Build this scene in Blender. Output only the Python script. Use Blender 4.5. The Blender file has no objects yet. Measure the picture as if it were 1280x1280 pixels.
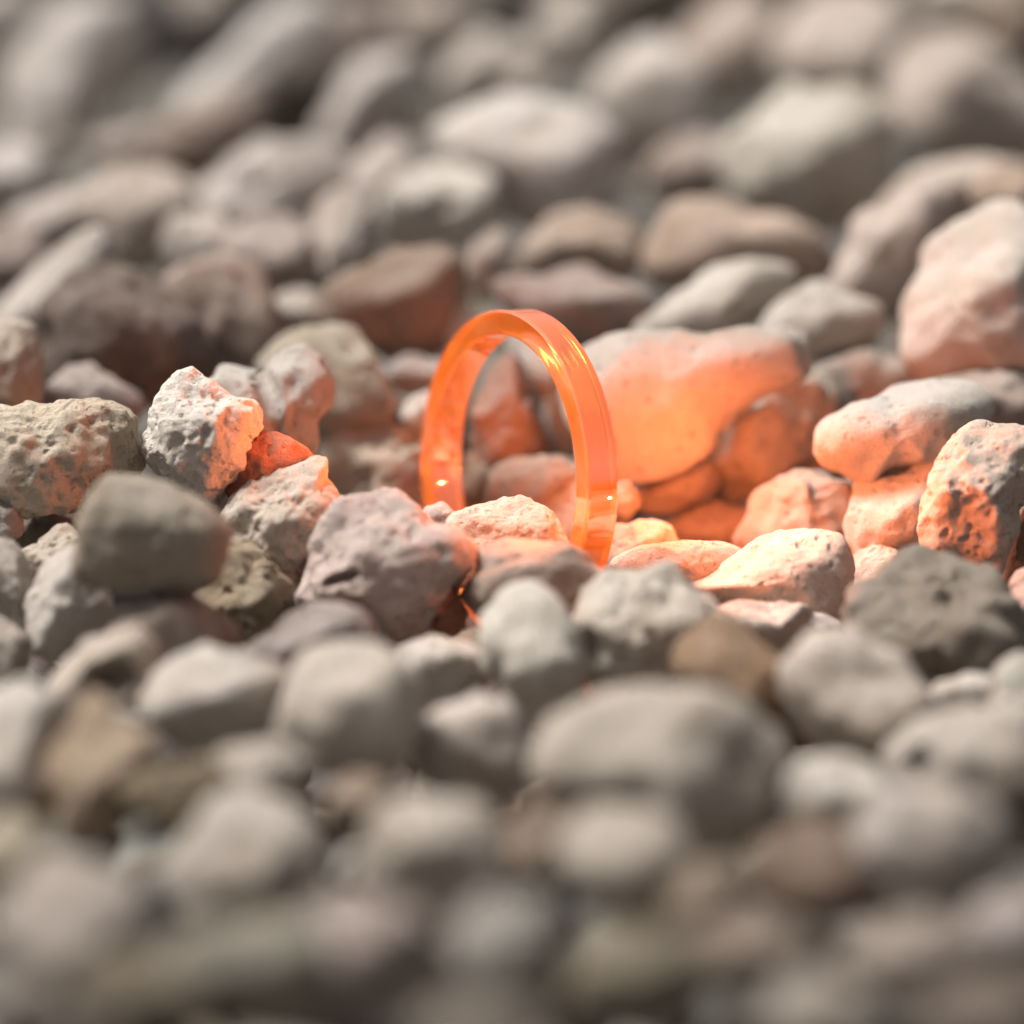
import bpy, bmesh, math, random
import numpy as np
from mathutils import Vector, Matrix

# ------------------------------------------------------------------ camera, light, exposure
# one Blender unit = one centimetre (a macro photograph, about 6.5 cm across at the ring)
SC = bpy.context.scene
COL = SC.collection
SC.unit_settings.scale_length = 0.01
PITCH = math.radians(20.0)
DIST = 30.0
HALF = math.radians(6.2)
FOCUS = 29.75
APERTURE = 1.4                                   # diameter, cm
cam_d = bpy.data.cameras.new('camera')
cam = bpy.data.objects.new('camera', cam_d)
COL.objects.link(cam)
CAM = np.array([0.0, -DIST * math.cos(PITCH), DIST * math.sin(PITCH)])
cam.location = CAM
cam.rotation_euler = (math.pi / 2 - PITCH, 0, 0)
cam_d.sensor_width = 36
cam_d.lens = 18 / math.tan(HALF)
cam_d.clip_start = 0.5
cam_d.clip_end = 2000
cam_d.dof.use_dof = True
cam_d.dof.focus_distance = FOCUS
cam_d.dof.aperture_fstop = cam_d.lens * 1e-3 / APERTURE
cam_d.dof.aperture_blades = 0
SC.camera = cam
SC.render.resolution_x = SC.render.resolution_y = 1024

SUN_EL, SUN_AZ = math.radians(57), math.radians(-62)     # azimuth from +Y (behind the ring) towards +X
w = bpy.data.worlds.new('World'); SC.world = w; w.use_nodes = True
nt = w.node_tree; nt.nodes.clear()
sky = nt.nodes.new('ShaderNodeTexSky'); sky.sky_type = 'NISHITA'; sky.sun_disc = False
sky.sun_elevation = SUN_EL; sky.sun_rotation = SUN_AZ
sky.dust_density = 4.0; sky.air_density = 1.0; sky.ozone_density = 1.0
hs = nt.nodes.new('ShaderNodeHueSaturation'); hs.inputs['Saturation'].default_value = 0.10   # thin overcast: a grey sky
bg = nt.nodes.new('ShaderNodeBackground'); bg.inputs['Strength'].default_value = 0.05
wo = nt.nodes.new('ShaderNodeOutputWorld')
nt.links.new(sky.outputs[0], hs.inputs['Color']); nt.links.new(hs.outputs[0], bg.inputs['Color'])
nt.links.new(bg.outputs[0], wo.inputs['Surface'])
sd = bpy.data.lights.new('sun', 'SUN'); sd.energy = 4.2; sd.angle = math.radians(22); sd.color = (1.0, 0.975, 0.935)
sun = bpy.data.objects.new('sun', sd); COL.objects.link(sun)
sdir = Vector((math.sin(SUN_AZ) * math.cos(SUN_EL), math.cos(SUN_AZ) * math.cos(SUN_EL), math.sin(SUN_EL)))
sun.rotation_euler = sdir.to_track_quat('Z', 'Y').to_euler()
sun.location = sdir * 60
SC.view_settings.view_transform = 'Standard'
SC.view_settings.look = 'None'
SC.view_settings.exposure = 0.82
SC.view_settings.gamma = 1.0
SC.cycles.use_denoising = True
SC.cycles.max_bounces = 12
SC.cycles.diffuse_bounces = 3
SC.cycles.transmission_bounces = 12
SC.cycles.sample_clamp_indirect = 6.0

# ------------------------------------------------------------------ helpers
RIGHT = np.array([1.0, 0, 0])
UP = np.array([0, math.sin(PITCH), math.cos(PITCH)])
FWD = np.array([0, math.cos(PITCH), -math.sin(PITCH)])
FPX = 640 / math.tan(HALF)

def at(px, py, depth):
    """the point of the place that lies `depth` cm from the lens along the given line of sight"""
    return CAM + depth * (FWD + RIGHT * (px - 640) / FPX + UP * (640 - py) / FPX)

def hash3(ix, iy, iz, seed):
    h = (ix * 374761393 + iy * 668265263 + iz * 2147483647 + seed * 1274126177) & 0xFFFFFFFF
    h = ((h ^ (h >> 13)) * 1274126177) & 0xFFFFFFFF
    h = ((h ^ (h >> 16)) * 2246822519) & 0xFFFFFFFF
    return ((h ^ (h >> 15)) & 0xFFFF) / 65535.0 * 2 - 1

def vnoise(p, seed):
    i = np.floor(p).astype(np.int64); f = p - i
    u = f * f * f * (f * (f * 6 - 15) + 10)
    r = 0
    for dx in (0, 1):
        wx = u[:, 0] if dx else 1 - u[:, 0]
        for dy in (0, 1):
            wy = u[:, 1] if dy else 1 - u[:, 1]
            for dz in (0, 1):
                wz = u[:, 2] if dz else 1 - u[:, 2]
                r = r + wx * wy * wz * hash3(i[:, 0] + dx, i[:, 1] + dy, i[:, 2] + dz, seed)
    return r

def fbm(p, seed, octs, gain=0.5):
    r, a = 0, 1.0
    for o in range(octs):
        r = r + a * vnoise(p * (2.03 ** o) + 13.7 * o, seed + o * 17)
        a *= gain
    return r

_ico = {}
def ico(level):
    if level not in _ico:
        bm = bmesh.new(); bmesh.ops.create_icosphere(bm, subdivisions=level, radius=1.0)
        v = np.array([x.co[:] for x in bm.verts]); v /= np.linalg.norm(v, axis=1)[:, None]
        f = np.array([[x.index for x in fc.verts] for fc in bm.faces], dtype=np.int32)
        bm.free(); _ico[level] = (v, f)
    return _ico[level]

def mesh_from(name, v, f, mat, smooth=True):
    me = bpy.data.meshes.new(name)
    me.vertices.add(len(v)); me.vertices.foreach_set('co', np.asarray(v, dtype=np.float32).ravel())
    n = f.shape[1]
    me.loops.add(f.size); me.loops.foreach_set('vertex_index', f.ravel().astype(np.int32))
    me.polygons.add(len(f)); me.polygons.foreach_set('loop_start', np.arange(0, f.size, n, dtype=np.int32))
    me.update(calc_edges=True)
    me.polygons.foreach_set('use_smooth', np.full(len(f), smooth))
    me.materials.append(mat)
    me.update()
    return me

def closed_radius(pts):
    """outline points -> centre and a function giving the radius at an angle"""
    p = np.array(pts, float)
    q = []
    n = len(p)
    for i in range(n):                                # closed Catmull-Rom
        a, b, c, d = p[i - 1], p[i], p[(i + 1) % n], p[(i + 2) % n]
        for t in np.linspace(0, 1, 10, endpoint=False):
            q.append(0.5 * (2 * b + (c - a) * t + (2 * a - 5 * b + 4 * c - d) * t * t + (3 * b - a - 3 * c + d) * t ** 3))
    q = np.array(q)
    x, y = q[:, 0], q[:, 1]; xn, yn = np.roll(x, -1), np.roll(y, -1)
    cr = x * yn - xn * y; A = cr.sum() / 2
    c = np.array([((x + xn) * cr).sum(), ((y + yn) * cr).sum()]) / (6 * A)
    d = q - c
    th = np.arctan2(-d[:, 1], d[:, 0]); r = np.hypot(d[:, 0], d[:, 1])
    o = np.argsort(th); th, r = th[o], r[o]
    th = np.concatenate([th[-3:] - 2 * math.pi, th, th[:3] + 2 * math.pi]); r = np.concatenate([r[-3:], r, r[:3]])
    return c, (lambda a: np.interp(a, th, r)), math.sqrt(abs(A) / math.pi)

# ------------------------------------------------------------------ materials
def pumice(name, pore_scale, bump, attr=False):
    m = bpy.data.materials.new(name); m.use_nodes = True
    t = m.node_tree; N = t.nodes; L = t.links
    b = N['Principled BSDF']; b.inputs['Roughness'].default_value = 0.93
    b.inputs['Specular IOR Level'].default_value = 0.18
    tc = N.new('ShaderNodeTexCoord')
    oi = N.new('ShaderNodeObjectInfo')
    src = oi.outputs['Color']
    vec = N.new('ShaderNodeVectorMath'); vec.operation = 'ADD'
    sc = N.new('ShaderNodeVectorMath'); sc.operation = 'SCALE'; sc.inputs['Scale'].default_value = 37.0
    cmb = N.new('ShaderNodeCombineXYZ'); L.new(oi.outputs['Random'], cmb.inputs[0]); L.new(oi.outputs['Random'], cmb.inputs[1])
    L.new(cmb.outputs[0], sc.inputs[0]); L.new(tc.outputs['Object'], vec.inputs[0]); L.new(sc.outputs[0], vec.inputs[1])
    P = vec.outputs[0]
    if attr:
        at_ = N.new('ShaderNodeAttribute'); at_.attribute_name = 'pebble_color'; src = at_.outputs['Color']
    def noise(s, d, r=0.6):
        n = N.new('ShaderNodeTexNoise'); n.inputs['Scale'].default_value = s; n.inputs['Detail'].default_value = d
        n.inputs['Roughness'].default_value = r; L.new(P, n.inputs['Vector']); return n
    def ramp(sock, a, bb):
        r = N.new('ShaderNodeMapRange'); r.interpolation_type = 'SMOOTHSTEP'
        r.inputs['From Min'].default_value = a; r.inputs['From Max'].default_value = bb; L.new(sock, r.inputs['Value']); return r.outputs[0]
    def mix(kind, fac, a, c):
        x = N.new('ShaderNodeMix'); x.data_type = 'RGBA'; x.blend_type = kind
        if isinstance(fac, float): x.inputs['Factor'].default_value = fac
        else: L.new(fac, x.inputs['Factor'])
        for k, s in ((6, a), (7, c)):
            if isinstance(s, tuple): x.inputs[k].default_value = s
            else: L.new(s, x.inputs[k])
        return x.outputs[2]
    def scale(sock, k):
        s = N.new('ShaderNodeMath'); s.operation = 'MULTIPLY'; s.inputs[1].default_value = k; L.new(sock, s.inputs[0]); return s.outputs[0]
    big = noise(1.7, 3.0); mid = noise(6.0, 5.0, 0.65); fine = noise(70.0, 5.0, 0.75)
    c = mix('MULTIPLY', scale(ramp(big.outputs[0], 0.45, 0.72), 0.5), src, (0.74, 0.66, 0.57, 1))
    c = mix('SCREEN', scale(ramp(mid.outputs[0], 0.5, 0.75), 0.30), c, (0.50, 0.48, 0.45, 1))
    c = mix('MULTIPLY', scale(ramp(fine.outputs[0], 0.50, 0.68), 0.75), c, (0.60, 0.52, 0.44, 1))
    vo = N.new('ShaderNodeTexVoronoi'); vo.inputs['Scale'].default_value = pore_scale; vo.inputs['Randomness'].default_value = 1.0
    dst = N.new('ShaderNodeVectorMath'); dst.operation = 'MULTIPLY_ADD'; dst.inputs[1].default_value = (0.16,) * 3
    L.new(mid.outputs['Color'], dst.inputs[0]); L.new(P, dst.inputs[2]); L.new(dst.outputs[0], vo.inputs['Vector'])
    pore = ramp(vo.outputs['Distance'], 0.42, 0.10)
    gate = ramp(mid.outputs[0], 0.42, 0.58)
    pg = N.new('ShaderNodeMath'); pg.operation = 'MULTIPLY'; L.new(pore, pg.inputs[0]); L.new(gate, pg.inputs[1])
    c = mix('MULTIPLY', scale(pg.outputs[0], 0.45), c, (0.55, 0.43, 0.32, 1))
    L.new(c, b.inputs['Base Color'])
    # relief: grain minus pores
    h1 = N.new('ShaderNodeMath'); h1.operation = 'MULTIPLY_ADD'; h1.inputs[1].default_value = -0.7
    L.new(pg.outputs[0], h1.inputs[0]); L.new(fine.outputs[0], h1.inputs[2])
    h2 = N.new('ShaderNodeMath'); h2.operation = 'MULTIPLY_ADD'; h2.inputs[1].default_value = 0.7
    L.new(mid.outputs[0], h2.inputs[0]); L.new(h1.outputs[0], h2.inputs[2])
    bp = N.new('ShaderNodeBump'); bp.inputs['Strength'].default_value = bump; bp.inputs['Distance'].default_value = 0.036
    L.new(h2.outputs[0], bp.inputs['Height']); L.new(bp.outputs[0], b.inputs['Normal'])
    return m

M_FINE = pumice('pumice_fine', 17.0, 0.85)
M_COARSE = pumice('pumice_coarse', 11.0, 1.0)
M_BED = pumice('pumice_bed', 11.0, 0.7, attr=True)

# ------------------------------------------------------------------ stones
W = (0.70, 0.665, 0.61); P = (0.60, 0.56, 0.51); G = (0.42, 0.395, 0.36); GG = (0.52, 0.51, 0.45)
T = (0.47, 0.385, 0.30); B = (0.30, 0.24, 0.19); D = (0.17, 0.145, 0.12); M = (0.48, 0.42, 0.39); O = (0.50, 0.45, 0.36)
R = (0.50, 0.20, 0.12)
def mul(c, k): return tuple(x * k for x in c)

def E(cx, cy, rx, ry, rot=0, seed=0):
    """outline of a rounded pebble that is only seen out of focus"""
    rg = random.Random(seed * 7 + int(cx) * 3 + int(cy))
    n = 9; a0 = rg.random()
    out = []
    for i in range(n):
        a = (i + a0 + rg.uniform(-.15, .15)) / n * 2 * math.pi
        k = rg.uniform(.92, 1.10)
        x, y = rx * k * math.cos(a), ry * k * math.sin(a)
        c, s = math.cos(math.radians(rot)), math.sin(math.radians(rot))
        out.append((cx + x * c + y * s, cy - x * s + y * c))
    return out

PLACED = []
def stone(label, colour, depth, pts, lod=4, thick=0.9, facets=10, rough=0.075, pits=0, pit_size=(0.03, 0.08), pit_depth=0.03,
          dents=(), mat=None, grain=0.0, cut=0.58):
    seed = len(PLACED) * 31 + 5
    rg = np.random.RandomState(seed)
    # the gravel banks up a little behind the ring and falls away in front of it
    depth = 31 + (depth - 31) * .72 if depth > 31 else (28.5 - (28.5 - depth) * 1.22 if depth < 28.5 else depth)
    c, rf, rmean = closed_radius(pts)
    k = depth / FPX                                   # cm per pixel at that distance
    v, f = ico(lod)
    # a worn polytope: unit sphere trimmed by a few soft planes
    nrm = rg.normal(size=(facets, 3)); nrm /= np.linalg.norm(nrm, axis=1)[:, None]
    if facets:
        nrm[0] = [rg.uniform(-.3, .1), rg.uniform(.6, .9), rg.uniform(.4, .7)]; nrm[0] /= np.linalg.norm(nrm[0])
    dd = rg.uniform(cut, 0.97, size=facets)
    def body(dirs):
        rad = np.ones(len(dirs)) ** -9
        acc = np.ones(len(dirs))
        for n_, d_ in zip(nrm, dd):
            acc += np.maximum(dirs @ n_ / d_, 0.0) ** 26
        return acc ** (-1 / 26.0)
    rad = body(v)
    low = fbm(v * 1.5 + rg.uniform(0, 50, 3), seed, 3)
    rad = rad * (1 + rough * 1.5 * low)
    th = np.arctan2(v[:, 1], v[:, 0])
    ring = np.stack([np.cos(th), np.sin(th), 0 * th], 1)
    sil = body(ring) * (1 + rough * 1.5 * fbm(ring * 1.5 + 0, seed, 1) * 0)
    P0 = v * rad[:, None]
    R2 = rf(th) / np.maximum(sil, .6) * k
    x = P0[:, 0] * R2; y = P0[:, 1] * R2; z = P0[:, 2] * rmean * k * thick      # z towards the lens
    L = np.stack([x, y, z], 1)
    nv = L / np.linalg.norm(L, axis=1)[:, None]
    size = rmean * k
    if lod >= 4:
        L += nv * (size * rough * 0.55 * fbm(L / size * 3.3 + 7, seed + 3, 3))[:, None]
    if lod >= 5:
        L += nv * (0.010 * fbm(L * 6.0, seed + 5, 3, .5))[:, None]
    if lod >= 6 or grain:
        g = grain or 0.003
        L += nv * (g * fbm(L * 34.0, seed + 9, 2, .6))[:, None]
    if pits:
        pd = rg.normal(size=(pits, 3)); pd /= np.linalg.norm(pd, axis=1)[:, None]
        pd[:, 2] = np.abs(pd[:, 2])
        idx = np.argmax(pd @ v.T, axis=1); pc = L[idx]
        pr = rg.uniform(pit_size[0], pit_size[1], pits) * rg.uniform(.5, 1, pits)
        warp = L + 0.03 * np.stack([vnoise(L * 14, seed + 21), vnoise(L * 14, seed + 22), vnoise(L * 14, seed + 23)], 1)
        dep = np.zeros(len(L))
        for q, r_ in zip(pc, pr):
            d2 = np.linalg.norm(warp - q, axis=1) / r_
            dep = np.maximum(dep, np.clip(1 - d2 ** 2, 0, 1) ** .7 * r_ * pit_depth / 0.05)
        L -= nv * dep[:, None]
    for (ax, ay, rx, ry, rot, dp) in dents:           # a single marked hollow, placed on the face turned to the lens
        dx, dy = (ax - c[0]) * k, (c[1] - ay) * k
        cs, sn = math.cos(math.radians(rot)), math.sin(math.radians(rot))
        u = ((L[:, 0] - dx) * cs + (L[:, 1] - dy) * sn) / (rx * k); w_ = (-(L[:, 0] - dx) * sn + (L[:, 1] - dy) * cs) / (ry * k)
        fall = np.clip(1 - u * u - w_ * w_, 0, 1) ** .6 * (L[:, 2] > 0)
        L[:, 2] -= fall * dp
    Wd = L[:, 0:1] * RIGHT + L[:, 1:2] * UP - L[:, 2:3] * FWD
    name = 'stone'
    me = mesh_from(name, Wd, f, mat or (M_COARSE if lod < 6 else M_FINE))
    o = bpy.data.objects.new(name, me); COL.objects.link(o)
    pos = at(c[0], c[1], depth)
    o.location = pos
    o.color = (min(colour[0] * 1.04, .8), colour[1] * .98, colour[2] * .955, 1)
    o['label'] = label; o['category'] = 'stone'; o['group'] = 'pumice stones of the gravel bed'
    PLACED.append((pos, size, label))
    return o

# ---- sharp and nearly sharp stones round the ring
stone('long olive-tan porous stone lying at the left edge', (0.58,.51,.41), 29.85, [(-34,522),(40,508),(90,494),(140,500),(172,520),(181,560),(172,596),(120,622),(60,636),(5,640),(-44,606)], lod=6, pits=420, pit_size=(.018,.05), pit_depth=.028, facets=7, thick=.8)
stone('white knobbly stone with an orange glow on its right side', W, 29.8, [(181,545),(186,510),(205,482),(232,466),(262,472),(287,492),(312,504),(325,528),(318,562),(300,592),(280,617),(262,630),(240,616),(210,600),(188,575)], lod=6, pits=120, pit_size=(.02,.06), facets=5, rough=.07, grain=.005, cut=.7)
stone('two-lobed pale tan stone just behind the white knobbly orange-lit one', mul(W,.9), 30.65, [(272,470),(290,458),(320,464),(345,448),(380,440),(405,455),(412,490),(400,530),(375,557),(340,562),(300,548),(280,512)], lod=5, pits=40, dents=[(338,500,16,50,15,.10)])
stone('small red pebble wedged between two paler stones left of the ring', R, 29.75, [(276,578),(288,553),(320,541),(356,546),(394,570),(378,602),(334,632),(294,632),(279,607)], lod=5, pits=30, pit_size=(.02,.05), facets=3, cut=.8, thick=.6)
stone('speckled white stone with orange-lit right edge in front of the small red pebble', (0.62,.56,.49), 29.55, [(273,648),(285,626),(330,596),(375,576),(402,579),(408,606),(425,640),(412,682),(388,717),(352,734),(320,717),(294,686)], lod=6, pits=160, pit_size=(.02,.05), facets=7, cut=.7)
stone('dull grey angular stone perched on top of the gravel at the left', (0.42,.375,.31), 28.3, [(92,662),(115,610),(140,590),(200,598),(240,615),(289,655),(286,692),(262,732),(200,742),(130,738),(100,715)], lod=5, facets=4, cut=.8, rough=.06)
stone('olive-tan stone with a pink-lit crown peeking out behind the perched grey stone', (0.44,.37,.27), 29.2, [(250,737),(275,690),(310,678),(345,708),(367,745),(350,787),(300,807),(262,792),(246,762)], lod=5, pits=60)
stone('mauve-grey stone with one deep slit-shaped hole, in front of the ring', (0.57,.475,.435), 29.15, [(369,747),(390,700),(415,660),(450,632),(495,619),(540,644),(580,668),(587,705),(570,750),(545,790),(500,814),(450,804),(410,782),(380,764)], lod=6, pits=50, pit_size=(.02,.07), facets=8, cut=.72, dents=[(430,722,25,8,18,.16)])
stone('tan block with a peach-lit face directly left of the foot of the ring', (0.64,.55,.45), 31.95, [(400,572),(415,540),(450,518),(500,520),(535,530),(562,560),(566,612),(542,655),(480,664),(440,645),(415,612)], lod=5, facets=8, cut=.65, pits=30)  # colour raised to stand in for the ring's light on its face
stone('tiny pale chip between the speckled white stone and the tan block', W, 30.4, [(404,640),(412,618),(428,622),(438,645),(424,660),(408,655)], lod=4)
stone('pale little pebble touching the outer left side of the ring', W, 31.8, [(496,520),(514,495),(542,490),(556,520),(532,542),(505,537)], lod=4)
stone('greyish tan stone with a blunt corner behind the two-lobed stone', (0.50,.46,.38), 32.0, [(338,447),(370,410),(410,400),(450,425),(490,470),(512,516),(480,545),(430,556),(390,535),(350,495)], lod=4, facets=7, cut=.68)
stone('brown wedge-shaped stone behind the upper left of the ring', (0.36,.28,.225), 33.2, [(402,398),(415,358),(470,322),(540,306),(582,328),(588,390),(562,440),(520,460),(478,446),(430,424)], lod=4, facets=7, cut=.68)
stone('little white pebble peeping past the top left of the ring', W, 33.0, E(576,410,27,25), lod=4)
stone('flat brown-grey pebble low behind the left arm of the ring', M, 32.6, E(530,472,44,27), lod=4)
stone('dark brown stone glowing red on top, seen through the ring', (0.36,.26,.21), 31.9, [(586,540),(600,498),(615,465),(638,446),(660,478),(682,540),(677,570),(640,592),(605,586),(590,562)], lod=5)
stone('pale grey stone seen through the top of the ring', P, 32.5, [(640,440),(655,420),(690,424),(724,466),(730,540),(706,576),(686,545),(664,482)], lod=4)
stone('low brownish slab seen through the bottom of the ring', (0.46,.38,.32), 31.2, [(603,612),(620,586),(660,570),(712,573),(742,600),(702,648),(640,648),(610,636)], lod=4)
stone('pinkish white stone inside the lower right of the ring', W, 31.1, [(648,622),(680,597),(720,588),(768,610),(772,662),(740,694),(690,684),(660,654)], lod=5)
stone('tan pebble behind the inner left edge of the ring', T, 31.9, [(566,604),(583,565),(602,568),(614,618),(594,656),(570,646)], lod=4)
stone('bright orange-lit crusty stone lying across the foot of the ring', (0.68,.60,.51), 29.72, [(559,664),(574,640),(608,629),(660,626),(690,637),(702,662),(712,702),(682,726),(620,728),(578,714)], lod=6, grain=.007, rough=.05, facets=5, thick=.7)
stone('small pink chip between the mauve-grey stone and the orange-lit crusty one', W, 30.05, [(522,655),(533,636),(553,631),(574,648),(564,684),(536,676)], lod=5)
stone('grey-brown stone with an orange crown, right in front of the crusty orange-lit one', (0.44,.37,.32), 28.95, [(574,742),(595,706),(640,681),(690,677),(730,700),(768,728),(752,766),(700,786),(630,786),(588,770)], lod=5, facets=6)
stone('tiny reddish brown crumb in the dark gap under the mauve-grey stone', (0.42,.20,.13), 29.0, [(543,784),(552,752),(572,742),(580,780),(562,796)], lod=5, rough=.12)
# ---- right of the ring
stone('big orange-lit angular stone tapering to the right, directly behind the ring', (0.62,.56,.50), 31.1, [(712,520),(722,466),(770,426),(820,414),(880,420),(940,410),(1000,412),(1017,442),(1008,474),(950,500),(908,534),(890,562),(850,592),(800,604),(760,594),(730,566)], lod=5, thick=.5, facets=7, cut=.66, rough=.035, pits=30, pit_size=(.02,.07))
stone('smooth round-nosed orange-lit stone under the tail of the big angular one', (0.58,.50,.42), 31.8, [(862,592),(876,540),(915,496),(1010,470),(1045,486),(1056,530),(1040,592),(990,606),(940,622),(905,610)], lod=5)
stone('grey-brown flat stone resting behind the yellow-lit finger-shaped one', (0.48,.41,.36), 32.3, [(1010,474),(1055,440),(1110,444),(1164,466),(1152,502),(1080,516),(1026,508)], lod=4)
stone('finger-shaped stone pointing left with a yellow-lit tip', W, 30.45, [(1014,548),(1025,526),(1070,506),(1130,490),(1190,484),(1227,508),(1222,552),(1172,584),(1112,586),(1086,606),(1056,592),(1025,574)], lod=5, facets=5, rough=.04)
stone('dark orange round pebble down in the hollow under the big angular stone', (0.52,.42,.34), 31.55, [(786,604),(830,580),(880,576),(898,600),(872,636),(820,646),(788,630)], lod=4)
stone('dim reddish pebble at the bottom of the hollow right of the ring', (0.48,.38,.31), 31.3, [(822,658),(868,640),(932,634),(946,662),(904,696),(848,690)], lod=4)
stone('craggy orange-pink stone between the hollow and the two right-hand sharp stones', (0.60,.52,.45), 30.8, [(924,658),(950,610),(1000,590),(1060,600),(1084,632),(1064,674),(1000,696),(938,694)], lod=5, rough=.09)
stone('round peach stone tucked behind the left side of the upright porous one', W, 30.35, [(1054,662),(1070,620),(1110,590),(1166,581),(1190,620),(1186,694),(1140,714),(1080,710),(1060,692)], lod=5)
stone('pink pebble in the gap below the round peach stone', W, 30.1, [(1052,722),(1075,690),(1122,690),(1136,744),(1090,766),(1058,754)], lod=5)
stone('upright porous stone with dark pores at the right edge, orange on its left', (0.60,.51,.44), 29.6, [(1149,692),(1164,604),(1186,546),(1220,531),(1292,533),(1316,570),(1282,624),(1264,682),(1247,732),(1200,726),(1160,708)], lod=6, pits=110, pit_size=(.015,.055), pit_depth=.035, facets=7, cut=.7)
stone('brown stone in shadow right of the upright porous one', (0.46,.37,.30), 30.1, [(1246,726),(1260,664),(1286,612),(1324,616),(1326,722),(1280,742)], lod=5)
stone('round yellow-orange pebble touching the outer right foot of the ring', W, 30.35, [(750,704),(764,666),(794,650),(830,658),(844,692),(812,716),(770,720)], lod=5)
stone('flat pinkish stone lying between the ring and the pointed stone', (0.62,.55,.49), 29.75, [(762,706),(790,686),(850,676),(908,679),(940,702),(904,730),(840,736),(790,727)], lod=6, facets=4, cut=.75, rough=.04)
stone('pointed peach stone with its tip to the left, right of the ring', (0.70,.63,.55), 29.6, [(846,736),(882,722),(922,692),(965,668),(1010,661),(1050,671),(1066,705),(1064,748),(1060,790),(1020,786),(960,772),(898,756)], lod=6, pits=40, pit_size=(.02,.05), facets=2, cut=.8, rough=.035)
stone('white chip just under the pointed peach stone', W, 29.1, [(908,774),(948,757),(1000,760),(1046,786),(1004,822),(938,820)], lod=5)
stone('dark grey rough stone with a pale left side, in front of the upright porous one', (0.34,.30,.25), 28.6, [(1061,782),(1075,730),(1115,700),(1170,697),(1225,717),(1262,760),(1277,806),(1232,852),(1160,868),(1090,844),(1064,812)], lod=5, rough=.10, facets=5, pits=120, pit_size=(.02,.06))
stone('pinkish pebble cut by the right edge below the upright porous stone', (0.60,.52,.47), 29.1, [(1248,748),(1274,721),(1302,722),(1316,800),(1276,814),(1254,778)], lod=5)
stone('sliver of dark orange pebble right behind the outer side of the ring', (0.55,.45,.36), 30.75, [(756,622),(768,602),(786,602),(796,630),(782,656),(764,650)], lod=4)
# ---- upper right, out of focus
stone('large pale boulder-like stone at the right edge above the yellow-lit one', (0.739,0.672,0.605), 32.1, [(1118,432),(1140,370),(1180,310),(1230,280),(1300,262),(1340,400),(1304,500),(1230,516),(1168,494),(1128,464)], lod=5, facets=6)
stone('brown-pink flat stone under the large pale one at the right edge', (0.560,0.470,0.414), 31.4, [(1146,506),(1190,472),(1280,470),(1326,520),(1262,556),(1186,540)], lod=4)
stone('elongated cream stone lying aslant above the big orange-lit one', W, 33.0, [(796,412),(840,370),(900,335),(950,325),(986,343),(964,388),(912,418),(848,428)], lod=4)
stone('grey-white angular stone above the tail of the big orange-lit one', P, 32.7, [(946,408),(985,366),(1040,355),(1086,384),(1094,432),(1052,456),(1000,448),(958,432)], lod=4, cut=.68)
stone('knobbly pale stone with a pinkish brown flank, left of the large pale one', (0.672,0.582,0.526), 33.6, [(1042,344),(1065,288),(1100,248),(1152,232),(1176,270),(1154,334),(1116,394),(1068,406),(1046,374)], lod=4, cut=.68)
stone('brown stone with a pale left shoulder behind the elongated cream one', (0.582,0.470,0.392), 34.6, [(796,326),(830,270),(872,243),(934,262),(1004,288),(1040,320),(1024,362),(960,368),(900,350),(840,366),(802,350)], lod=4, facets=7, cut=.65)
stone('flattish brown pebble with a pale rim, above the top of the ring', (0.504,0.414,0.347), 34.6, [(646,324),(670,285),(720,269),(772,279),(804,310),(784,350),(720,362),(666,352)], lod=4)
stone('reddish brown stone in shade right above the top of the ring', (0.448,0.358,0.325), 33.5, [(630,366),(690,344),(760,348),(814,374),(826,416),(762,440),(686,430)], lod=4)
stone('broad white rounded stone, the largest pale one above the ring', (0.739,0.706,0.672), 36.5, [(555,164),(600,130),(670,117),(732,129),(774,170),(768,232),(722,276),(660,282),(598,246),(564,204)], lod=4, facets=4)
stone('egg-shaped white stone with brown underside, upper middle of the picture', (0.694,0.650,0.605), 40.0, [(736,126),(768,70),(820,40),(862,68),(890,120),(876,176),(820,198),(758,178)], lod=4)
stone('big round stone with a white left flank at the upper right', (0.694,0.661,0.594), 37.0, [(906,204),(930,150),(980,114),(1052,108),(1114,158),(1126,222),(1094,276),(1020,292),(948,282),(910,244)], lod=4)
stone('white-topped stone with dark brown shaded face near the upper right corner', (0.627,0.560,0.504), 39.5, [(1106,116),(1140,60),(1190,43),(1252,66),(1310,110),(1310,186),(1240,204),(1168,194),(1114,164)], lod=4, cut=.65)
stone('pinkish tan stone above the large pale one at the right edge', (0.650,0.560,0.493), 35.8, [(1096,266),(1140,214),(1200,198),(1264,206),(1300,250),(1246,300),(1170,310),(1116,298)], lod=4)
stone('brown-bottomed stone at the right edge under the pinkish tan one', (0.538,0.426,0.347), 34.4, E(1262,250,50,46), lod=4)
stone('whitish round stone with a dimple, up and left of the ring', (0.694,0.661,0.605), 35.8, [(480,274),(503,226),(550,208),(602,222),(626,260),(604,312),(540,318),(490,306)], lod=4, dents=[(556,258,22,10,20,.15)])
stone('pinkish grey pebble between the broad white stone and the big round one', M, 38.0, E(862,214,58,44), lod=4)
stone('pale upright slab left of the broad white stone', (0.672,0.627,0.594), 40.0, [(396,178),(430,100),(480,63),(524,78),(506,142),(474,198),(430,210)], lod=4)
stone('light grey stone behind the broad white one', (0.650,0.605,0.560), 41.0, E(630,92,76,50), lod=4)
stone('narrow pale grey stone at the top edge, above the broad white one', (0.650,0.616,0.571), 43.0, E(720,42,48,64), lod=4)
stone('tan-pink stone at the top edge right of the egg-shaped white one', (0.616,0.538,0.482), 42.4, [(846,66),(896,10),(958,14),(976,70),(936,128),(868,116)], lod=4)
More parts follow.
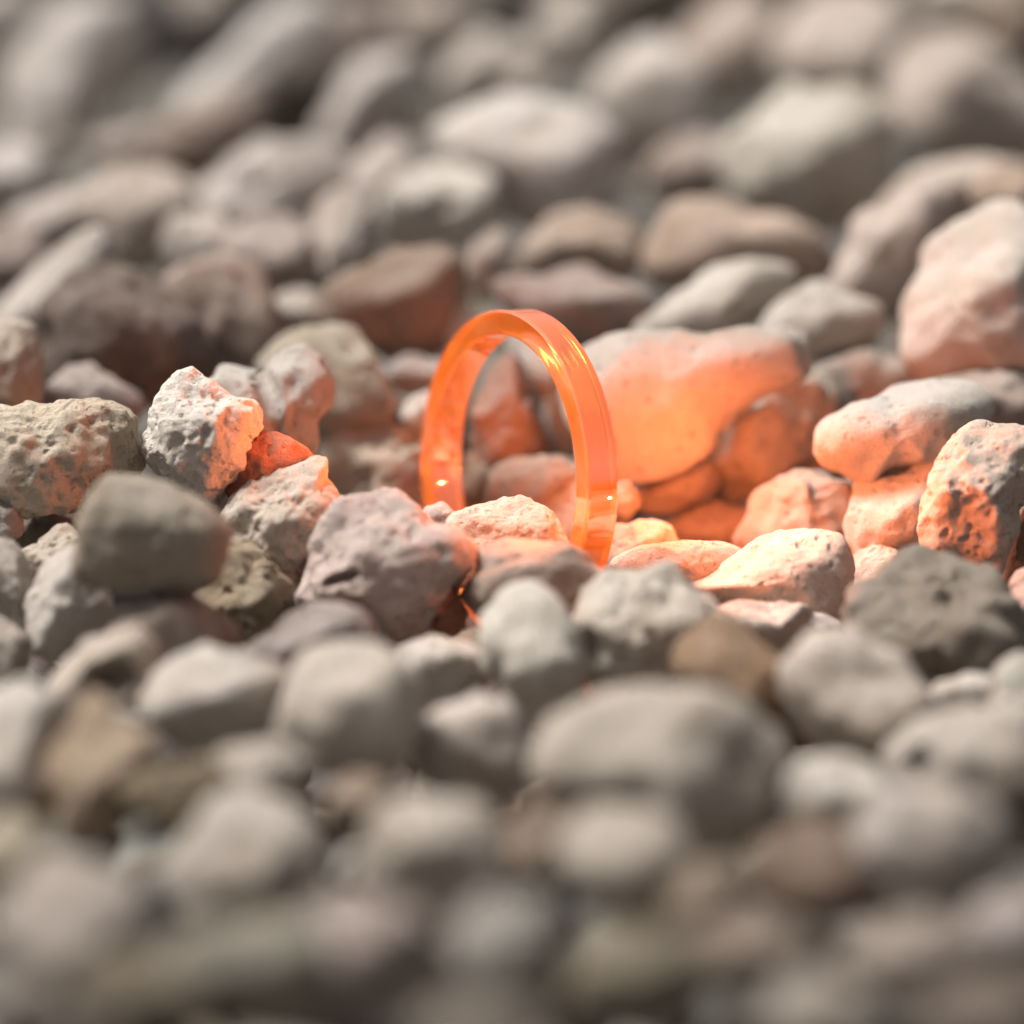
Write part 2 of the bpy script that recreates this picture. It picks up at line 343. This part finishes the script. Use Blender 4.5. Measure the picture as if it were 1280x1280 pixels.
stone('wide beige stone at the top right behind the big round one', (0.627,0.560,0.504), 42.0, E(1060,66,92,74,20), lod=4)
stone('grey-beige stone cut off by the top edge near the right corner', (0.515,0.470,0.414), 44.0, E(1218,4,76,44), lod=4)
stone('brownish grey stone at the top edge above the pale upright slab', (0.470,0.414,0.370), 43.8, E(540,36,74,46,10), lod=4)
stone('dark stand-in stone for the shaded gap at the top edge above the egg-shaped one', D, 45.0, E(806,2,60,42), lod=4)  # fills a dark gap between stones, its shade given as colour
stone('dark grey stone in the upper right corner', B, 43.2, E(1262,46,44,40), lod=4)
stone('light slab left of the whitish dimpled stone', (0.650,0.594,0.560), 37.4, E(478,236,40,66,-12), lod=4)
# ---- upper left, out of focus
stone('long pale stone slanting up to the right, near the top left', (0.74,.72,.69), 41.0, [(178,196),(216,132),(262,82),(310,36),(370,6),(404,48),(398,94),(336,112),(276,158),(226,202)], lod=4, thick=.7)
stone('dusky mauve-brown stone beneath the long pale slanting one', (0.33,.27,.235), 38.6, E(258,166,84,42,24), lod=4)
stone('added dark filler for the shaded gap left of the pale upright slab', D, 41.2, E(372,144,48,52), lod=4)  # the gap's shade is put into this dark colour
stone('big light grey stone in the top left corner', (0.672,0.644,0.616), 41.5, [(2,126),(30,58),(70,18),(130,6),(170,48),(156,112),(112,166),(60,188),(16,176)], lod=4)
stone('grey stone cut off by the top left corner', (0.538,0.504,0.470), 44.0, E(8,30,52,52), lod=4)
stone('dark filler standing for a shaded gap at the top edge between two light stones', (0.134,0.134,0.129), 44.5, E(186,40,44,60), lod=4)  # only a dark gap here; shade painted as a dark body
stone('mid grey stone at the top edge right of the dark gap filler', (0.470,0.426,0.392), 44.5, E(250,14,52,36), lod=4)
stone('dim brown stone at the top edge left of the brownish grey one', (0.403,0.347,0.314), 43.6, E(446,40,50,50), lod=4)
stone('light stone with a dark dimple in the middle of the upper left', (0.672,0.627,0.594), 37.4, [(234,258),(288,202),(350,178),(414,198),(426,252),(384,298),(310,310),(256,302)], lod=4, dents=[(318,232,18,14,0,.3)])
stone('flat-topped stone, pale above and brown below, left of the dimpled one', (0.605,0.538,0.482), 36.5, [(104,254),(148,214),(200,208),(244,234),(238,280),(182,338),(126,318)], lod=4, facets=7, cut=.6)
stone('pale round stone at the left edge in the upper left', (0.672,0.633,0.605), 38.2, E(16,236,54,52), lod=4)
stone('pale mauve pebble left of the flat-topped stone', (0.650,0.594,0.560), 36.6, E(66,280,52,36), lod=4)
stone('dusky stone at the left edge below the pale round one', (0.448,0.381,0.347), 36.2, E(12,328,46,44), lod=4)
stone('long grey-white stone slanting down to the left edge', (0.650,0.605,0.560), 33.8, [(-16,410),(40,340),(90,300),(122,288),(134,320),(92,374),(64,424),(42,478),(8,458)], lod=4, thick=.7)
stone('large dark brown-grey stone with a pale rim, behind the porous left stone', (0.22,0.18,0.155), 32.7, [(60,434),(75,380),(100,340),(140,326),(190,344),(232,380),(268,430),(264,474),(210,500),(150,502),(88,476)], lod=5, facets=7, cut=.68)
stone('brownish stone leaning on the right of the large dark one', (0.448,0.364,0.314), 33.3, [(200,364),(240,330),(290,323),(328,348),(344,402),(334,456),(280,472),(236,430)], lod=4)
stone('tan stone with a lit top at the left edge above the porous one', (0.560,0.504,0.426), 31.3, [(-34,430),(8,408),(46,420),(56,470),(52,514),(10,526),(-34,504)], lod=5, cut=.7)
stone('low mauve pebble between the tan edge stone and the large dark one', M, 31.7, [(52,498),(90,466),(132,468),(174,500),(162,526),(100,528)], lod=4)
stone('pale round pebble behind the greyish tan stone', P, 33.8, E(370,392,40,32), lod=4)
stone('mauve-grey stone under the light dimpled one', (0.526,0.459,0.426), 35.1, [(274,316),(310,274),(352,268),(394,288),(400,342),(372,366),(308,358)], lod=4)
stone('pale stone leaning left of the brown wedge-shaped one', (0.616,0.560,0.515), 35.1, E(430,304,42,58), lod=4)
stone('pale stone above the brownish leaning one', (0.650,0.594,0.549), 35.3, E(252,304,48,42), lod=4)
stone('brown-grey pebble between the brown wedge and the flattish brown one', (0.470,0.403,0.358), 34.2, E(612,336,34,42), lod=4)
stone('dusty mauve pebble above the flat-topped one', (0.515,0.448,0.414), 39.2, E(178,190,62,32), lod=4)
stone('small dim stone at the left below the big light corner stone', (0.448,0.414,0.370), 40.0, E(60,188,60,30), lod=4)
# ---- lower left
stone('grey pebble cut by the left edge under the long porous stone', G, 29.6, E(0,655,26,36), lod=5)
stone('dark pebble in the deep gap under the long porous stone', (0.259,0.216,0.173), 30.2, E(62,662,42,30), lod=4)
stone('rough sandy stone between the dark gap and the white wedge', (0.605,0.540,0.454), 29.4, [(28,704),(60,668),(96,661),(110,700),(82,738),(42,740)], lod=5, pits=60, pit_size=(.03,.08), rough=.08)
stone('white wedge-shaped stone left below the perched grey one', W, 28.85, [(37,772),(50,710),(90,690),(127,718),(138,770),(102,820),(53,820)], lod=5, facets=6, cut=.7)
stone('pinkish pale stone at the left edge beside the white wedge', P, 29.0, [(-26,690),(14,677),(40,718),(42,792),(0,804),(-30,764)], lod=5)
stone('small grey-tan stone at the left edge under the pinkish pale one', (0.497,0.443,0.389), 28.5, E(8,812,32,36), lod=4)
stone('brownish flat stone directly under the perched grey one', (0.497,0.421,0.367), 28.3, [(132,784),(160,745),(230,742),(278,780),(274,830),(200,846),(136,822)], lod=4)
stone('creamy stone with a dark hollow, lower left under the white wedge', (0.670,0.605,0.529), 27.7, [(60,870),(110,806),(170,786),(206,830),(192,880),(140,904),(84,904)], lod=4, dents=[(140,846,36,22,10,.30)])
stone('purplish grey stone lying aslant under the slit-holed one', (0.432,0.389,0.367), 28.2, [(292,824),(340,784),(400,754),(452,768),(474,806),(432,858),(370,868),(308,852)], lod=5)
stone('smooth white stone with a bright left end, lower left', (0.691,0.659,0.616), 27.4, [(184,882),(205,830),(250,808),(312,818),(358,850),(344,904),(280,930),(212,926)], lod=4)
stone('large cream stone with a brown underside, lower middle left', (0.670,0.616,0.540), 27.1, [(342,904),(370,840),(420,803),(472,808),(514,850),(534,902),(514,956),(450,978),(386,958)], lod=4)
stone('white bun-shaped pebble in front of the slit-holed stone', W, 28.35, [(482,834),(520,800),(566,797),(608,824),(608,864),(572,892),(516,888)], lod=4)
stone('pale wedge below the white bun-shaped pebble', (0.670,0.616,0.562), 27.3, [(512,914),(560,880),(616,863),(658,910),(668,962),(622,1006),(552,996),(518,954)], lod=4)
stone('smooth greenish white upright pebble in front of the orange-crowned one', (0.734,0.702,0.626), 28.1, [(598,792),(620,750),(660,731),(702,749),(728,800),(733,852),(692,900),(644,894),(608,842)], lod=4, facets=3)
stone('knobbly cream stone with greenish hollows, in front of the foot of the ring', (0.734,0.691,0.605), 28.3, [(713,772),(758,712),(810,699),(862,728),(904,770),(916,822),(864,858),(790,858),(733,856),(712,812)], lod=5, rough=.09, dents=[(800,764,34,34,10,.07)])
stone('reddish brown stone with an orange-brown rim behind the big blurred grey one', (0.367,0.259,0.173), 27.7, [(836,816),(888,770),(942,800),(988,850),(998,922),(974,968),(896,910)], lod=4)
stone('biggest grey rounded stone of the foreground, right of centre', (0.583,0.535,0.470), 26.5, [(673,952),(700,888),(760,860),(850,853),(932,868),(984,920),(990,984),(954,1036),(880,1076),(800,1046),(738,1006),(686,990)], lod=4, facets=4)
stone('smooth grey egg-shaped stone with a mauve top, right foreground', (0.648,0.589,0.518), 27.4, [(966,832),(1000,795),(1060,788),(1122,818),(1169,880),(1154,936),(1090,958),(1018,932),(982,884)], lod=4, facets=4)
stone('round white pebble below the smooth grey egg-shaped one', W, 26.5, [(966,1006),(990,960),(1040,944),(1092,963),(1110,1002),(1082,1048),(1010,1058),(976,1036)], lod=4)
stone('pale stone with a dark spot at the right in the foreground', (0.605,0.562,0.508), 26.9, [(1106,946),(1140,900),(1200,879),(1272,888),(1318,940),(1296,1018),(1210,1030),(1136,1008)], lod=4, dents=[(1147,948,15,18,-30,.2)])
stone('small pale pebble in front of the dark grey rough stone', W, 27.9, E(1206,872,46,27), lod=4)
stone('greenish white pebble cut by the right edge under the dark grey stone', (0.648,0.637,0.572), 27.7, E(1280,862,42,42), lod=4)
# ---- foreground, far out of focus; bottom row coloured darker to carry the vignette
stone('broad pale blue-grey stone below the spotted one, bottom right', (0.580,0.539,0.499), 25.6, [(1056,1046),(1090,1000),(1160,978),(1234,998),(1256,1060),(1224,1128),(1150,1160),(1086,1138)], lod=4)
stone('dark brown stone cut by the right edge in the foreground', D, 26.1, E(1286,1010,54,64), lod=4)
stone('dark brown stone under the round white pebble', (0.290,0.220,0.174), 25.3, E(1008,1096,80,62), lod=4)
stone('slanted tan-grey stone below the biggest grey one', (0.510,0.464,0.406), 25.3, [(694,1064),(738,1020),(800,1008),(864,1060),(868,1114),(824,1160),(756,1150)], lod=4)
stone('pale beige stone below the pale wedge, bottom middle', (0.580,0.534,0.476), 25.7, [(450,1066),(488,1010),(560,993),(624,1018),(646,1080),(604,1128),(518,1140),(460,1118)], lod=4)
stone('pale grey arched stone in the lower left foreground', (0.580,0.539,0.487), 25.7, [(210,1106),(243,1030),(310,988),(372,1008),(410,1070),(396,1128),(320,1160),(246,1160)], lod=4)
stone('warm tan stone in the lower left, right of the pale edge one', (0.487,0.389,0.290), 26.5, [(66,966),(90,900),(140,888),(184,930),(186,1004),(142,1048),(86,1040)], lod=4)
stone('pale grey stone filling the left edge of the foreground', (0.650,0.615,0.568), 26.8, [(-40,900),(30,858),(84,868),(86,930),(64,1026),(8,1070),(-50,1004)], lod=4)
stone('dark olive filler for the shaded hollow of the lower left', (0.255,0.215,0.151), 26.2, E(226,992,66,40), lod=4)  # dark colour carries the shade of the hollow
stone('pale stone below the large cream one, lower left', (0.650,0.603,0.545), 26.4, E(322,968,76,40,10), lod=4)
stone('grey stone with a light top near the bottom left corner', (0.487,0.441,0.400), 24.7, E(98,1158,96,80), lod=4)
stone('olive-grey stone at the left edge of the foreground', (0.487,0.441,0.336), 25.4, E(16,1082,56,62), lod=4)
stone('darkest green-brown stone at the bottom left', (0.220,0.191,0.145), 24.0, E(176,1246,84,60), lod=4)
stone('greenish grey stone at the bottom edge, left of the middle', (0.348,0.331,0.278), 24.1, E(326,1220,98,74), lod=4)
stone('mauve-grey stone at the bottom edge near the middle', (0.406,0.354,0.325), 24.2, E(476,1204,90,80), lod=4)
stone('slightly blue-tinted grey stone at the bottom middle', (0.360,0.348,0.319), 24.3, E(636,1196,80,76), lod=4)
stone('dark olive-brown stone at the bottom, right of the middle', (0.255,0.226,0.174), 24.0, E(796,1236,90,60), lod=4)
stone('dim brown stone at the bottom below the dark brown one', (0.290,0.238,0.197), 24.4, E(942,1196,90,58), lod=4)
stone('light grey pebble cut by the bottom edge, right of the middle', (0.487,0.452,0.406), 23.8, E(1024,1272,66,48), lod=4)
stone('brown-grey stone at the lower right under the broad pale one', (0.406,0.354,0.313), 24.5, E(1142,1202,90,54), lod=4)
stone('pale mauve stone in the lower right corner region, at the edge', (0.487,0.441,0.418), 24.7, E(1262,1170,58,54), lod=4)
stone('dark stone in the bottom right corner', (0.232,0.197,0.168), 23.8, E(1226,1272,76,46), lod=4)
stone('brown pebble between the pale beige and the slanted tan-grey stones', (0.383,0.313,0.255), 25.6, E(672,1066,46,54), lod=4)
stone('warm brown pebble under the brown side of the large cream stone', (0.441,0.360,0.290), 26.3, E(446,1006,42,40), lod=4)
stone('small white pebble left of the smooth white stone', W, 27.3, E(150,908,30,18), lod=4)
stone('grey stone cut by the bottom left corner', (0.302,0.273,0.238), 23.8, E(24,1268,60,52), lod=4)
stone('dull grey stone at the bottom edge under the slightly blue-tinted one', (0.290,0.267,0.232), 23.6, E(604,1286,70,36), lod=4)
stone('brown stone between the slanted tan-grey and the dark brown ones', (0.348,0.290,0.232), 24.9, E(884,1126,52,44), lod=4)

# ------------------------------------------------------------------ the ring
def ring_material():
    m = bpy.data.materials.new('orange_resin'); m.use_nodes = True
    t = m.node_tree; N = t.nodes; L = t.links
    b = N['Principled BSDF']
    tc = N.new('ShaderNodeTexCoord')
    n = N.new('ShaderNodeTexNoise'); n.inputs['Scale'].default_value = 2.2; n.inputs['Detail'].default_value = 3
    L.new(tc.outputs['Object'], n.inputs['Vector'])
    cr = N.new('ShaderNodeValToRGB'); cr.color_ramp.elements[0].position = .35; cr.color_ramp.elements[1].position = .68
    cr.color_ramp.elements[0].color = (1.0, 0.25, 0.03, 1); cr.color_ramp.elements[1].color = (1.0, 0.45, 0.11, 1)
    L.new(n.outputs[0], cr.inputs[0]); L.new(cr.outputs[0], b.inputs['Base Color'])
    b.inputs['Roughness'].default_value = 0.02
    b.inputs['IOR'].default_value = 1.6
    b.inputs['Transmission Weight'].default_value = 0.84
    b.inputs['Coat Weight'].default_value = 1.0
    b.inputs['Coat IOR'].default_value = 2.8
    b.inputs['Coat Roughness'].default_value = 0.02
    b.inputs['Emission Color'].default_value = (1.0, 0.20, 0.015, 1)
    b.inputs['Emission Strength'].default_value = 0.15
    return m

RING_C = at(646, 591, 30.25)
R_OUT, R_IN, WID = 1.05, 0.89, 0.225
def make_ring():
    root = bpy.data.objects.new('ring', None); COL.objects.link(root)
    root.empty_display_size = 0.3
    AX = math.radians(57); LEAN = math.radians(9)
    axis = Vector((-math.sin(AX), -math.cos(AX), 0))
    rot = Matrix.Rotation(LEAN, 3, Vector(FWD))       # leans to the right in the gravel
    a = rot @ axis; vv = rot @ Vector((0, 0, 1)); hh = vv.cross(a) * -1
    if hh.x < 0: hh = -hh
    base = Vector(RING_C) - vv * R_OUT
    root.location = base
    ch, hw = 0.016, WID / 2
    prof = [(R_OUT, -hw + ch), (R_OUT - ch * .3, -hw + ch * .3), (R_OUT - ch, -hw), (R_IN + ch, -hw), (R_IN + ch * .3, -hw + ch * .3), (R_IN, -hw + ch),
            (R_IN - .008, 0), (R_IN, hw - ch), (R_IN + ch * .3, hw - ch * .3), (R_IN + ch, hw), (R_OUT - ch, hw), (R_OUT - ch * .3, hw - ch * .3), (R_OUT, hw - ch)]
    n = 160; m = len(prof)
    V = []
    for i in range(n):
        an = 2 * math.pi * i / n
        rd = hh * math.cos(an) + vv * math.sin(an)
        for (r, s) in prof:
            V.append((Vector(RING_C) + rd * r + a * s - base)[:])
    F = np.array([[i * m + j, i * m + (j + 1) % m, ((i + 1) % n) * m + (j + 1) % m, ((i + 1) % n) * m + j] for i in range(n) for j in range(m)], dtype=np.int32)
    me = mesh_from('band', np.array(V), F, ring_material())
    bm = bmesh.new(); bm.from_mesh(me); bmesh.ops.recalc_face_normals(bm, faces=bm.faces)
    for e in bm.edges:
        if len(e.link_faces) == 2 and e.calc_face_angle(0) > math.radians(12): e.smooth = False
    bm.to_mesh(me); bm.free()
    band = bpy.data.objects.new('band', me); COL.objects.link(band); band.parent = root
    root['label'] = 'glowing translucent orange resin ring standing upright among the grey stones'
    root['category'] = 'ring'
    # stands in for the ring's glow: added unseen lamps around it, some aimed
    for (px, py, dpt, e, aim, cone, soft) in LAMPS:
        ld = bpy.data.lights.new('added_ring_glow', 'SPOT' if aim else 'POINT'); ld.energy = e; ld.color = GLOW; ld.shadow_soft_size = 0.0
        lo = bpy.data.objects.new('added_ring_glow', ld); COL.objects.link(lo); lo.parent = root
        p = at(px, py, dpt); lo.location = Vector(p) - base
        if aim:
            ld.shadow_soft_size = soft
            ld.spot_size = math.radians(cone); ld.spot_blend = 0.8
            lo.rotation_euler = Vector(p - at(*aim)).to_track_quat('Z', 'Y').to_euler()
    return root

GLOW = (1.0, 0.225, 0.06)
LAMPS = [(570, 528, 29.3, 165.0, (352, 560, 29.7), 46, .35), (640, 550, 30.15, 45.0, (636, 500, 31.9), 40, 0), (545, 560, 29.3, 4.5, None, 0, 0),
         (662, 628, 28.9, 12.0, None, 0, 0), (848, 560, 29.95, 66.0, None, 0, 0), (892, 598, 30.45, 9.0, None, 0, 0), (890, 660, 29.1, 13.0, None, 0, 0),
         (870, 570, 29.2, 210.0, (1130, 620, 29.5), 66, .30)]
make_ring()

# ------------------------------------------------------------------ bed of gravel below the stones
pos = np.array([p for p, s, l in PLACED]); siz = np.array([s for p, s, l in PLACED])
def bed_height(xy):
    d2 = ((xy[:, None, :] - pos[None, :, :2]) ** 2).sum(2)
    wgt = 1 / (d2 + 0.15) ** 2
    return (wgt * (pos[:, 2] - 0.75 * siz)[None]).sum(1) / wgt.sum(1)

def gravel_bed():
    rg = np.random.RandomState(4)
    v0, f0 = ico(3)
    VV, FF, CC = [], [], []
    pal = [P, G, T, B, M, GG, mul(G, .8), mul(P, .9)]
    pts = []
    y = -9.0
    while y < 22:
        half = 6.2 + (y + 9) * 0.14
        x = -half
        while x < half:
            pts.append((x + rg.uniform(-.2, .2), y + rg.uniform(-.2, .2)))
            x += 0.62
        y += 0.62
    pts = np.array(pts)
    h = bed_height(pts)
    off = 0
    for (x, y), z in zip(pts, h):
        dist = np.sqrt(((pos - np.array([x, y, z])) ** 2).sum(1) )
        inside = (dist < siz + 1.4).any()
        r = rg.uniform(.34, .52)
        s = np.array([1, rg.uniform(.7, 1), rg.uniform(.6, .85)]) * r
        n = 1 + .22 * fbm(v0 * 1.4 + rg.uniform(0, 90, 3), 3, 2)
        a = rg.uniform(0, 6.28); ca, sa = math.cos(a), math.sin(a)
        q = v0 * n[:, None] * s
        q = np.stack([q[:, 0] * ca - q[:, 1] * sa, q[:, 0] * sa + q[:, 1] * ca, q[:, 2]], 1)
        lift = -0.9 if inside else rg.uniform(0.0, .35)
        VV.append(q + np.array([x, y, z + lift])); FF.append(f0 + off); off += len(v0)
        c = np.array(pal[rg.randint(len(pal))]) * rg.uniform(.32, .55)  # palette darkened to paint in the shade of the gaps
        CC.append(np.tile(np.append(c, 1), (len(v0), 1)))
    V = np.concatenate(VV); F = np.concatenate(FF)
    me = mesh_from('gravel_bed', V, F, M_BED)
    at_ = me.color_attributes.new('pebble_color', 'FLOAT_COLOR', 'POINT')
    at_.data.foreach_set('color', np.concatenate(CC).astype(np.float32).ravel())
    o = bpy.data.objects.new('gravel_bed', me); COL.objects.link(o)
    o['kind'] = 'stuff'; o['label'] = 'small pumice gravel filling the gaps under the stones'
gravel_bed()

def ground():
    xs = np.linspace(-40, 40, 81); ys = np.linspace(-20, 60, 81)
    X, Y = np.meshgrid(xs, ys); xy = np.stack([X.ravel(), Y.ravel()], 1)
    h = bed_height(xy) - 1.0 + .15 * vnoise(np.stack([xy[:, 0], xy[:, 1], 0 * xy[:, 0]], 1), 3)
    V = np.stack([xy[:, 0], xy[:, 1], h], 1)
    F = np.array([[j * 81 + i, j * 81 + i + 1, (j + 1) * 81 + i + 1, (j + 1) * 81 + i] for j in range(80) for i in range(80)], dtype=np.int32)
    o = bpy.data.objects.new('ground', mesh_from('ground', V, F, M_COARSE)); COL.objects.link(o)
    o.color = (*mul(B, .8), 1); o['kind'] = 'structure'
ground()
